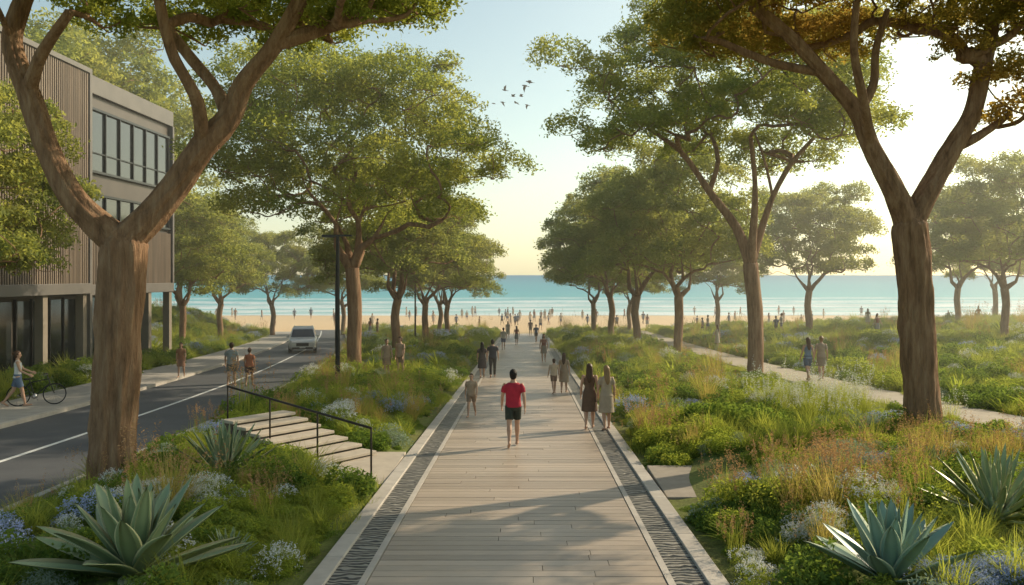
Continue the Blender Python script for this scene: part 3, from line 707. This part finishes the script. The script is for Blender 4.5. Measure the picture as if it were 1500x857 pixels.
w.box(fx-.25,fx+.03,26,44.7,8.05,8.2)
w.obj('fascia_and_roof_edges',[FAS],bl,bevel=.02)
w=MB(); y=26.1
while y<44.6:
    w.box(fx-.25,fx+.03+random.uniform(-.01,.01),y,y+.085,3.02,8.05); w.box(fx-.25,fx+.03,y,y+.085,8.2,13.6); y+=.19
y=45.0
while y<55.3: w.box(fx-.25,fx-.08,y,y+.07,2.95,6.0); y+=.16
w.obj('vertical_battens',[BAT],bl)
w=MB(); g=MB()
for z0,z1 in ((8.8,11.9),(6.35,7.5)):
    g.box(fx-.26,fx-.2,45.2,55.1,z0,z1); w.box(fx-.24,fx-.06,45.1,55.2,z1,z1+.12); w.box(fx-.24,fx-.04,45.1,55.2,z0-.12,z0)
    y=45.2
    while y<55.2: w.box(fx-.24,fx-.1,y-.05,y+.05,z0,z1); y+=1.65
    if z1-z0>2: w.box(fx-.235,fx-.12,45.2,55.1,z0+.9,z0+.96)
y=26.5
while y<55:
    g.box(fx-1.62,fx-1.55,y,y+2.6,-1.6,2.2); w.box(fx-1.6,fx-1.48,y-.06,y+.06,-1.9,2.3); w.box(fx-1.6,fx-1.48,y+1.28,y+1.36,-1.9,2.3); y+=2.9
w.obj('window_frames',[BLK],bl); g.obj('window_glass',[GLS],bl)
w=MB()
for y in (28,32.2,36.4,40.6,44.3,48.6,52,55.0): w.box(fx-.45,fx-.05,y,y+.42,-3.5,2.5)
w.obj('columns',[COLM],bl,bevel=.02)
# ------------------------------------------------------------ car
car=empty('suv_car',(-16.0,64,float(base(64))+.02),math.radians(180+13))
SIL=mat('silver_car_paint',(.6,.59,.56),(.57,.56,.54),rough=.3,metal=.3); RUB=mat('tyre_rubber',(.02,.02,.02),rough=.8); CHR=mat('alloy_rim',(.5,.5,.5),rough=.3,metal=.9)
LGT=mat('headlight_lens',(.75,.75,.72),rough=.1); RLG=mat('red_tail_light',(.4,.02,.02),rough=.2)
def sect(y,w,z0,z1,r=.1):
    pts=[(w-r,z0),(w,z0+r),(w,z1-r),(w-r*.9,z1)]
    return [(x,y,z) for x,z in pts]+[(-x,y,z) for x,z in pts[::-1]]
b_=MB()
b_.loft([sect(-2.33,.8,.48,.98),sect(-2.25,.9,.36,1.05),sect(-1.6,.95,.3,1.1),sect(0,.96,.28,1.1),sect(.95,.95,.28,1.08),sect(1.7,.93,.3,1.03),sect(2.15,.89,.34,.96),sect(2.33,.78,.42,.84)])
def cab(y0,y1,w,z): return [(w,y0,z),(w,y1,z),(-w,y1,z),(-w,y0,z)]
b_.loft([cab(-2.2,1.05,.9,1.07),cab(-2.1,.25,.74,1.7),cab(-1.95,.1,.66,1.76)])
b_.box(-.66,-.6,-1.7,.0,1.78,1.82); b_.box(.6,.66,-1.7,.0,1.78,1.82)
b_.box(-1.12,-.94,.62,.8,1.08,1.24); b_.box(.94,1.12,.62,.8,1.08,1.24)
b_.obj('body',[SIL],car,bevel=.03)
g=MB()
for s in (-1,1):
    for (ya,yb,yc,yd) in ((.0,.78,.16,-.0),(-1.0,-.08,-.08,-1.0),(-2.02,-1.1,-1.1,-1.95)):
        f=lambda z:(.9-(z-1.07)/.63*.16+.008)*s
        g.add([(f(1.13),ya,1.13),(f(1.13),yb,1.13),(f(1.62),yc,1.62),(f(1.62),yd,1.62)],[(0,1,2,3)])
fr=lambda z:1.05-(z-1.07)/.63*.8+.012
g.add([(-.82,fr(1.12),1.12),(.82,fr(1.12),1.12),(.68,fr(1.64),1.64),(-.68,fr(1.64),1.64)],[(0,1,2,3)])
g.add([(-.8,-2.2,1.15),(.8,-2.2,1.15),(.68,-2.12,1.62),(-.68,-2.12,1.62)],[(0,1,2,3)])
g.obj('windows',[GLS],car)
g=MB(); g.box(-.42,.42,2.3,2.36,.58,.8,0); g.box(-.7,.7,2.26,2.37,.38,.5,0); g.box(-.2,.2,2.36,2.385,.44,.54,2)
for s in (-1,1): g.box(min(s*.5,s*.82),max(s*.5,s*.82),2.2,2.345,.64,.8,1); g.box(min(s*.72,s*.88),max(s*.72,s*.88),-2.36,-2.25,.7,1.0,3)
g.obj('grille_and_lights',[BLK,LGT,PAINT,RLG],car,bevel=.01)
g=MB()
for sx_ in (-1,1):
    for yy_ in (-1.45,1.4):
        x=sx_*.85
        for r,a,b2,mi in ((.37,-.12,.12,0),(.24,-.125,.125,1)):
            rr=[[ (x+k,yy_+q*math.cos(t_),.37+q*math.sin(t_)) for t_ in [2*math.pi*j/22 for j in range(22)]] for k,q in ((a,r*.85),(a*.8,r),(b2*.8,r),(b2,r*.85))]
            g.loft(rr,mi)
g.obj('wheels',[RUB,CHR],car,True)
# ------------------------------------------------------------ people
def remesh(mb,vox,smooth=3):
    me=mb.mesh('tmp',[]); ob=link(D.objects.new('tmp',me))
    r=ob.modifiers.new('r','REMESH'); r.mode='VOXEL'; r.voxel_size=vox; r.use_smooth_shade=True
    s=ob.modifiers.new('s','SMOOTH'); s.factor=.5; s.iterations=smooth
    dg=bpy.context.evaluated_depsgraph_get(); out=D.meshes.new_from_object(ob.evaluated_get(dg))
    D.objects.remove(ob); D.meshes.remove(me); return out
def cloth(c): return mat('cloth_%02d_%02d_%02d'%tuple(int(x*99) for x in c),c,tuple(x*.8 for x in c),rough=.85,scale=9,bs=.3,bscale=14)
SKIN=mat('skin',(.5,.3,.2),(.43,.25,.165),rough=.5,scale=5); SKIN2=mat('skin_tan',(.32,.18,.11),(.28,.15,.09),rough=.5,scale=5)
HAIRS={'black':mat('hair_black',(.012,.01,.009),(.02,.016,.012),rough=.65,spec=.25,scale=30,st=(1,1,.1)),'brown':mat('hair_brown',(.09,.045,.022),(.05,.025,.012),rough=.5,spec=.3,scale=30,st=(1,1,.1)),'fair':mat('hair_fair',(.3,.19,.09),(.2,.12,.055),rough=.5,spec=.3,scale=30,st=(1,1,.1))}
EYE=mat('eye_dark',(.02,.015,.01),rough=.2); LIP=mat('lips',(.3,.1,.08),rough=.5)
def rings(L,e=0,n=20):
    out=[]
    for z,rx,ry,cy in L:
        out.append([(math.cos(a)*(rx+e),cy+math.sin(a)*(ry+e)*(1 if math.sin(a)>0 else .95),z) for a in [2*math.pi*j/n for j in range(n)]])
    return out
def person_meshes(stride=22,arm=18,female=False,top='shirt',bottom='shorts',ct=(.3,.03,.04),cb=(.04,.05,.035),hair='short',hc='black',skin=None,vox=.009,elbow=14,arms=None,lead=1):
    skin=skin or SKIN; B=MB(); segs={}
    sw={1:stride*lead,-1:-stride*lead}; kb={1:6 if lead>0 else stride*1.15,-1:stride*1.15 if lead>0 else 6}
    hw=.092 if not female else .095; low=1e9
    for s in (1,-1):
        a=RAD(sw[s]); k=RAD(kb[s]); hip=Vector((s*hw,0,.93)); 
        kn=hip+Vector((-s*.008,math.sin(a),-math.cos(a)))*.45; a2=a-k
        an=kn+Vector((-s*.006,math.sin(a2),-math.cos(a2)))*.42
        fp=min(0,(a2)*.9) if s*lead<0 else max(0,a2*.6)
        fw=Vector((s*.12,math.cos(fp),math.sin(fp))); fd=Vector((0,math.sin(fp),-math.cos(fp)))
        heel=an-fw*.045+fd*.045; ball=an+fw*.12+fd*.052; toe=an+fw*.175+fd*.056
        m_=kn.lerp(an,.3)+Vector((0,-.012,0))
        tk=1.06 if female else 1
        B.limb([hip,hip.lerp(kn,.45),kn,m_,kn.lerp(an,.7),an],[.09*tk,.075*tk,.055,.058,.04,.033])
        B.limb([heel,an.lerp(ball,.45)+fd*.02,ball,toe],[.033,.036,.032,.022],flat=.95)
        B.limb([an,an.lerp(heel,.8)],[.034,.034])
        segs[s]=(hip,kn,an); low=min(low,heel.z-.033,ball.z-.03,toe.z-.022)
    if female: T=[(.84,.13,.1,0),(.92,.17,.12,-.012),(1.02,.145,.1,0),(1.12,.12,.088,0),(1.25,.14,.105,.01),(1.35,.155,.105,.005),(1.42,.14,.085,0),(1.46,.08,.065,-.005),(1.5,.048,.052,-.005),(1.57,.046,.052,.005)]
    else: T=[(.84,.13,.1,0),(.92,.16,.115,-.01),(1.02,.148,.1,0),(1.12,.142,.098,0),(1.25,.165,.115,.005),(1.35,.185,.115,0),(1.42,.17,.09,-.005),(1.46,.095,.07,-.01),(1.5,.058,.058,-.008),(1.57,.055,.058,.005)]
    B.loft(rings(T)); sh=.17 if female else .195; asg={}
    for s in (1,-1):
        if arms and s in arms: S0,E0,W0=Vector((s*sh,0,1.405)),Vector(arms[s][0]),Vector(arms[s][1])
        else:
            a=RAD(-arm*s*lead); S0=Vector((s*sh,0,1.405)); E0=S0+Vector((s*.2,math.sin(a),-math.cos(a))).normalized()*.285
            a2=a+RAD(elbow); W0=E0+Vector((s*.06,math.sin(a2),-math.cos(a2))).normalized()*.25
        B.limb([S0,S0.lerp(E0,.4),E0,E0.lerp(W0,.35),W0],[.05,.046,.037,.037,.025])
        hd=(W0-E0).normalized(); side=Vector((0,1,0)); side=(side-hd*side.dot(hd)).normalized(); nr=hd.cross(side)
        pr=[]
        for t,wd,th in ((-.01,.026,.02),(.03,.036,.018),(.07,.042,.016),(.095,.04,.013)):
            pr.append([W0+hd*t+side*math.cos(q)*wd+nr*math.sin(q)*th for q in [2*math.pi*j/12 for j in range(12)]])
        B.loft(pr)
        for i,(o_,ln) in enumerate(((.031,.07),(.011,.078),(-.01,.073),(-.03,.057))):
            r0=W0+hd*.085+side*o_; cu=nr*(-s)*.012
            B.limb([r0,r0+hd*ln*.5+cu*.5+side*o_*.2,r0+hd*ln*.9+cu*2.2+side*o_*.25],[.0095,.009,.0075],n=8)
        tb=W0+hd*.025+side*.03; B.limb([tb,tb+hd*.03+side*.022,tb+hd*.065+side*.03],[.012,.011,.009],n=8)
        asg[s]=(S0,E0,W0)
    H=[(1.525,.03,.035,.03),(1.545,.048,.06,.02),(1.575,.06,.08,.01),(1.61,.068,.09,.003),(1.65,.074,.095,0),(1.69,.073,.094,-.003),(1.72,.06,.078,-.006),(1.74,.035,.045,-.008),(1.748,.012,.015,-.008)]
    B.loft(rings(H)); B.limb([(0,.085,1.645),(0,.104,1.615),(0,.1,1.6)],[.01,.014,.011],n=8)
    for s in (1,-1): B.ell((s*.076,-.005,1.625),(.012,.02,.032),n=8,m=6)
    body=remesh(B,vox); body.materials.append(skin); out=[('body',body)]
    f=MB()
    for s in (1,-1): f.ell((s*.03,.086,1.64),(.013,.008,.008),0,8,5)
    f.ell((0,.092,1.575),(.024,.008,.007),1,8,5); 
    for s in (1,-1): f.limb([(s*.018,.092,1.66),(s*.045,.08,1.662)],[.004,.003],6,0)
    out.append(('face_features',f.mesh('face_features',[EYE,LIP],True)))
    h=MB()
    def hf(p):
        q=Vector(p)
        if q.y>.02 and q.z<1.69: q=Vector((q.x*.8,min(q.y,.05)*.8,q.z)); 
        n_=noise.noise(q*28)*.014; return q+(q-Vector((0,0,1.64))).normalized()*n_
    h.ell((0,-.014,1.66),(.089,.107,.112),0,22,14,hf); h.ell((0,-.045,1.6),(.077,.064,.07),0,16,9)
    if hair=='long':
        r_=[]
        for z,rx,ry,cy in ((1.7,.06,.05,-.06),(1.62,.09,.06,-.06),(1.54,.092,.05,-.075),(1.46,.09,.042,-.095),(1.38,.08,.035,-.115),(1.3,.055,.025,-.125),(1.24,.025,.012,-.125)):
            r_.append([(math.cos(a)*rx*(1+.06*math.sin(a*7)),cy+math.sin(a)*ry,z) for a in [2*math.pi*j/22 for j in range(22)]])
        h.loft(r_)
    if hair=='bun': h.ell((0,-.125,1.68),(.045,.045,.045),0,12,8)
    hm=remesh(h,.009 if vox<.015 else .014,2); hm.materials.append(HAIRS[hc]); out.append(('hair',hm))
    c=MB(); Tt=[t for t in T if t[0]<=1.47]
    if top=='shirt':
        L=[(max(t[0],.86),t[1]+(.012 if t[0]<1.2 else 0),t[2]+.006,t[3]) for t in Tt]
        c.loft(rings(L,.017))
        for s in (1,-1):
            S0,E0,W0=asg[s]; q=S0.lerp(E0,.62); c.limb([S0+Vector((-s*.03,0,.01)),S0.lerp(E0,.3),q],[.062,.062,.06],round_ends=False)
    else:
        L=[t for t in Tt if t[0]<1.4]+[(1.4,T[6][1]-.03,T[6][2],0)]
        c.loft(rings(L,.012))
        for s in (1,-1): c.limb([(s*.09,.07,1.36),(s*.085,.03,1.455),(s*.085,-.03,1.455),(s*.09,-.08,1.36)],[.02,.016,.016,.02])
    if bottom=='dress':
        k_=max(0,min(1,stride/22)); c.loft(rings([(.46,.215,.2*(.8+.4*k_),0),(.6,.2,.17*(.8+.3*k_),0),(.78,.185,.145,0),(.92,.172,.12,-.01),(1.05,.14,.1,0)],.014,28))
        cm=remesh(c,vox,2); cm.materials.append(cloth(ct)); out.append(('dress',cm))
    else:
        cm=remesh(c,vox,2); cm.materials.append(cloth(ct)); out.append(('shirt',cm))
        c=MB(); c.loft(rings([(.82,.14,.1,0),(.9,.165,.115,-.01),(1.0,.152,.105,0),(1.03,.148,.103,0)],.016))
        if bottom=='skirt': c.loft(rings([(.55,.2,.17,0),(.75,.18,.14,0),(.95,.165,.115,-.01)],.014,28))
        else:
            for s in (1,-1):
                hp,kn,an=segs[s]
                if bottom=='pants': c.limb([hp,hp.lerp(kn,.5),kn,kn.lerp(an,.5),kn.lerp(an,.93)],[.103,.09,.072,.066,.058],round_ends=False)
                else: c.limb([hp,hp.lerp(kn,.4),hp.lerp(kn,.72)],[.104,.098,.094],round_ends=False)
        cm=remesh(c,vox,2); cm.materials.append(cloth(cb)); out.append((bottom,cm))
    return out,low
def person(name,x,y,head,H,spec,z=None):
    if isinstance(spec,dict): spec=person_meshes(**spec)
    parts,low=spec; s=H/1.75
    e=empty(name,(x,y,(Z(x,y) if z is None else z)-low*s),RAD(head),s)
    for n,m in parts: link(D.objects.new(n,m),e)
    return spec
def zd(y): return float(base(y))+.03
person('man_in_red_shirt',-.28,21.2,0,1.82,dict(stride=15,arm=12,ct=(.42,.02,.045),cb=(.035,.042,.03),hair='short',hc='black',skin=SKIN,vox=.008),zd(21.2))
person('woman_in_brown_dress',1.76,24.2,-6,1.74,dict(stride=9,arm=6,female=True,top='tank',bottom='dress',ct=(.13,.075,.045),hair='long',hc='brown',vox=.009),zd(24.2))
person('woman_in_beige_dress',2.2,24.0,12,1.7,dict(stride=6,arm=5,female=True,top='shirt',bottom='dress',ct=(.4,.32,.23),hair='long',hc='fair',vox=.009),zd(24.0))
person('child',-1.62,26.8,170,1.3,dict(stride=16,arm=14,top='shirt',bottom='shorts',ct=(.42,.3,.2),cb=(.3,.2,.13),hair='short',hc='brown'),zd(26.8))
person('couple_woman',-1.98,41,5,1.62,dict(stride=12,arm=8,female=True,top='shirt',bottom='dress',ct=(.08,.06,.055),hair='long',hc='black'),zd(41))
person('couple_man',-1.5,41.3,0,1.72,dict(stride=10,arm=8,ct=(.06,.06,.07),cb=(.05,.045,.04),bottom='pants'),zd(41.3))
person('child',1.1,33.8,15,1.3,dict(stride=10,arm=9,ct=(.5,.38,.26),cb=(.2,.12,.08),hair='short',hc='brown'),zd(33.8))
person('woman_in_tan_dress',1.5,34.1,-10,1.5,dict(stride=8,arm=6,female=True,bottom='dress',top='shirt',ct=(.36,.26,.17),hair='long',hc='brown'),zd(34.1))
person('walker',1.1,52,180,1.65,dict(stride=15,arm=12,female=True,bottom='skirt',top='tank',ct=(.3,.12,.08),cb=(.3,.25,.2),hair='long',hc='brown'),zd(52))
zr=lambda y: float(base(y))+.02
person('man_walking',-12.1,36.6,8,1.82,dict(stride=15,arm=12,ct=(.3,.32,.3),cb=(.16,.15,.12),hair='short',hc='brown',skin=SKIN),zr(36.6))
person('woman_walking',-11.45,36.9,4,1.58,dict(stride=14,arm=10,female=True,ct=(.42,.15,.07),cb=(.12,.06,.04),hair='bun',hc='brown',skin=SKIN2),zr(36.9))
person('walker',-15.5,40,190,1.55,dict(stride=15,arm=14,female=True,ct=(.34,.17,.09),bottom='skirt',cb=(.3,.16,.1),hair='long',hc='brown'),float(base(40))+.14)
person('woman_in_garden',-5.95,38.2,200,1.6,dict(stride=5,arm=6,female=True,ct=(.4,.27,.18),cb=(.35,.22,.14),bottom='skirt',hair='bun',hc='brown'))
person('man_in_garden',-5.4,38.4,150,1.7,dict(stride=6,arm=8,ct=(.45,.3,.2),cb=(.25,.16,.1),hair='short',hc='brown'))
person('woman_in_blue',11.25,35.3,10,1.72,dict(stride=14,arm=10,female=True,top='tank',ct=(.16,.22,.3),bottom='shorts',cb=(.09,.12,.18),hair='long',hc='brown'),float(base(35.3))+P2Z+.03)
person('woman_in_linen',11.95,35.8,-5,1.74,dict(stride=10,arm=8,female=True,ct=(.38,.3,.22),bottom='skirt',cb=(.3,.24,.17),hair='bun',hc='fair'),float(base(35.8))+P2Z+.03)
cyx,cyy=-16.35,28.6; zc=float(base(cyy))+.14
person('woman_with_bicycle',cyx,cyy,-62,1.78,dict(stride=17,arm=8,female=True,top='tank',ct=(.7,.7,.7),bottom='shorts',cb=(.12,.17,.26),hair='bun',hc='brown',
  arms={-1:((-.2,.16,1.16),(-.16,.38,1.06)),1:((.2,.08,1.14),(.24,.3,1.02))}),zc)
bk=empty('bicycle',(cyx+.42,cyy+.35,float(base(cyy+.3))+.14),RAD(-62)); mb=MB()
for yc_ in (-.52,.52):
    ringp=[]
    for j in range(33):
        a=2*math.pi*j/32; ringp.append((0,yc_+.33*math.cos(a),.345+.33*math.sin(a)))
    mb.limb(ringp,[.018]*33,8,0,round_ends=False)
    for j in range(14):
        a=2*math.pi*j/14; mb.limb([(0,yc_,.345),(0,yc_+.32*math.cos(a),.345+.32*math.sin(a))],[.003,.003],4,1,round_ends=False)
    mb.limb([(-.04,yc_,.345),(.04,yc_,.345)],[.02,.02],8,1)
bbk=(0,-.06,.3); seat_=(0,-.2,.82); hd1=(0,.34,.84); hd0=(0,.38,.7)
for p,q in ((bbk,seat_),(bbk,hd0),((0,-.18,.75),hd1),(bbk,(0,-.52,.345)),((0,-.18,.75),(0,-.52,.345)),(hd0,(0,.52,.345)),(hd1,hd0),(hd1,(0,.3,1.0))):
    mb.limb([p,q],[.017,.015],8,2)
mb.limb([(-.28,.2,1.0),(-.1,.31,1.01),(.1,.31,1.01),(.28,.2,1.0)],[.013]*4,8,0)
mb.limb([(0,-.32,.86),(0,-.2,.87),(0,-.06,.86)],[.06,.045,.02],8,0,flat=.5)
mb.limb([(-.03,-.06,.3),(.03,-.06,.3)],[.09,.09],14,1); mb.limb([(.06,-.06,.3),(.06,.04,.17),(.13,.04,.17)],[.01]*3,6,1); mb.limb([(-.06,-.06,.3),(-.06,-.16,.43),(-.13,-.16,.43)],[.01]*3,6,1)
mb.obj('frame_and_wheels',[RUB,CHR,BLK],bk,True)
V=[person_meshes(stride=12,vox=.02,ct=(.5,.45,.38),cb=(.1,.12,.2)),person_meshes(stride=9,vox=.02,female=True,top='tank',bottom='skirt',ct=(.35,.12,.08),cb=(.3,.3,.3),hair='long',hc='brown'),
   person_meshes(stride=16,vox=.02,ct=(.08,.12,.2),cb=(.06,.05,.05),skin=SKIN2),person_meshes(stride=6,vox=.02,female=True,top='shirt',bottom='dress',ct=(.5,.42,.33),hair='long',hc='brown'),
   person_meshes(stride=4,vox=.02,ct=(.24,.14,.1),cb=(.3,.25,.18),skin=SKIN2)]
spots=[(-1.6,66),(-.7,74),(1.0,80),(-1.7,88),(.6,97)]
for i,(x,y) in enumerate(spots): person('walker',x,y,random.choice([0,180,170,10]),random.uniform(1.5,1.7),V[i%5],zd(y))
more=[(-14.3,82),(-13.7,82.4),(21.5,76),(22.1,76.5),(13.0,60),(27,68),(-30,106),(18,90),(18.6,90.3),(34,88),(46,90),(-10.5,95),(31,96)]
for i,(x,y) in enumerate(more): person('walker',x,y,random.uniform(0,360),random.uniform(1.6,1.8),V[(i*3+1)%5])
for i in range(72):
    y=random.uniform(107,160); x=random.gauss(0,12) if random.random()<.5 else random.uniform(-50,85)
    person('beachgoer',x,y,random.uniform(0,360),random.uniform(1.55,1.85),V[random.randrange(5)])
# ------------------------------------------------------------ birds
BRD=mat('bird_feathers',(.03,.03,.035),(.06,.06,.06),rough=.7)
def bird(flap):
    b_=MB(); b_.limb([(0,-.3,0),(0,-.12,.01),(0,.08,.02),(0,.24,.04),(0,.34,.05)],[.03,.09,.1,.06,.03],10)
    b_.add([(0,-.2,.0),(-.1,-.48,.0),(.1,-.48,.0)],[(0,1,2)])
    for s in (1,-1):
        e1=(s*.42,.06,.02+.3*flap); t=(s*.95,-.14,.02+.3*flap-.16+.25*flap)
        b_.add([(s*.04,.14,.03),(s*.04,-.14,.03),(e1[0],e1[1]+.1,e1[2]),(e1[0],e1[1]-.2,e1[2]),t,(s*.7,-.12,(e1[2]+t[2])/2)],[(0,1,3,2),(2,3,5,4)])
    return b_.mesh('bird',[BRD],True)
bm=[bird(.9),bird(.25),bird(-.4)]
for i,(px,py,s) in enumerate([(-2.7,28,1.),(.6,29.3,1.4),(.0,29,1.2),(-1.6,27.8,.9),(-4.3,27,.8),(-3.0,26.4,.9),(-.5,27.4,.9),(-1.2,26.7,.9),(.3,26.6,.9)]):
    ob=link(D.objects.new('bird',bm[i%3])); ob.location=(px,118+i%5,py); ob.rotation_euler=(.1,random.uniform(-.3,.3),random.uniform(.9,1.8)); ob.scale=(s,)*3
# ------------------------------------------------------------ light, sky, air
SUN_EL=31; SUN_AZ=57
dv=Vector((math.sin(RAD(SUN_AZ))*math.cos(RAD(SUN_EL)),math.cos(RAD(SUN_AZ))*math.cos(RAD(SUN_EL)),math.sin(RAD(SUN_EL))))
w=D.worlds.new('World'); SC.world=w; w.use_nodes=True; nt=w.node_tree; bg=nt.nodes['Background']
sk=nt.nodes.new('ShaderNodeTexSky'); sk.sky_type='NISHITA'; sk.sun_disc=False; sk.sun_elevation=RAD(SUN_EL); sk.sun_rotation=RAD(SUN_AZ)
sk.air_density=1.0; sk.dust_density=1.2; sk.ozone_density=1.0; sk.altitude=0
STR=.15
dirv=nd(nt,'ShaderNodeTexCoord').outputs['Generated']; sep=nd(nt,'ShaderNodeSeparateXYZ'); nt.links.new(dirv,sep.inputs[0])
zp=mth(nt,'MAXIMUM',sep.outputs[2],0.0)
hzf=mth(nt,'POWER',2.718,mth(nt,'MULTIPLY',zp,-6.0))               # haze layer thickens to the horizon
dt=nd(nt,'ShaderNodeVectorMath',operation='DOT_PRODUCT'); nt.links.new(dirv,dt.inputs[0]); dt.inputs[1].default_value=dv
gl=mth(nt,'POWER',mth(nt,'MAXIMUM',dt.outputs['Value'],0.0),4.0)
tint=mixc(nt,1.0,sk.outputs[0],(.98,1.08,.9),'MULTIPLY')
def scl(col,f,k):
    c=nd(nt,'ShaderNodeVectorMath',operation='SCALE'); c.inputs[0].default_value=col; nt.links.new(mth(nt,'MULTIPLY',f,k),c.inputs['Scale']); return c.outputs[0]
def vadd(a,b):
    c=nd(nt,'ShaderNodeVectorMath',operation='ADD'); nt.links.new(a,c.inputs[0]); nt.links.new(b,c.inputs[1]); return c.outputs[0]
tot=vadd(vadd(tint,scl((1,.8,.5),hzf,.52/STR)),scl((1,.76,.42),gl,.85/STR))
nt.links.new(tot,bg.inputs[0]); bg.inputs[1].default_value=STR
L=D.lights.new('sun','SUN'); L.energy=5; L.angle=RAD(.5); L.color=(1,.84,.6); lo=link(D.objects.new('sun',L))
lo.rotation_euler=dv.to_track_quat('Z','Y').to_euler(); lo.location=(30,30,40)
hzb=MB(); hzb.box(-160,160,22,172,-12,18); m=D.materials.new('sea_haze'); m.use_nodes=True; nt=m.node_tree; nt.nodes.clear()
o=nt.nodes.new('ShaderNodeOutputMaterial'); vs=nt.nodes.new('ShaderNodeVolumeScatter'); vs.inputs['Density'].default_value=.0028; vs.inputs['Anisotropy'].default_value=.45; vs.inputs['Color'].default_value=(1,.96,.86,1)
nt.links.new(vs.outputs[0],o.inputs['Volume']); hzb.obj('air_haze',[m])
cam=D.cameras.new('camera'); co=link(D.objects.new('camera',cam)); co.location=(0,0,3.43); co.rotation_euler=(RAD(90),0,0)
cam.sensor_width=36; cam.lens=31.2; cam.shift_x=-19/1500; cam.shift_y=-25.5/1500; cam.clip_end=100000; cam.clip_start=.1
SC.camera=co
SC.view_settings.view_transform='Standard'; SC.view_settings.look='None'; SC.view_settings.exposure=0
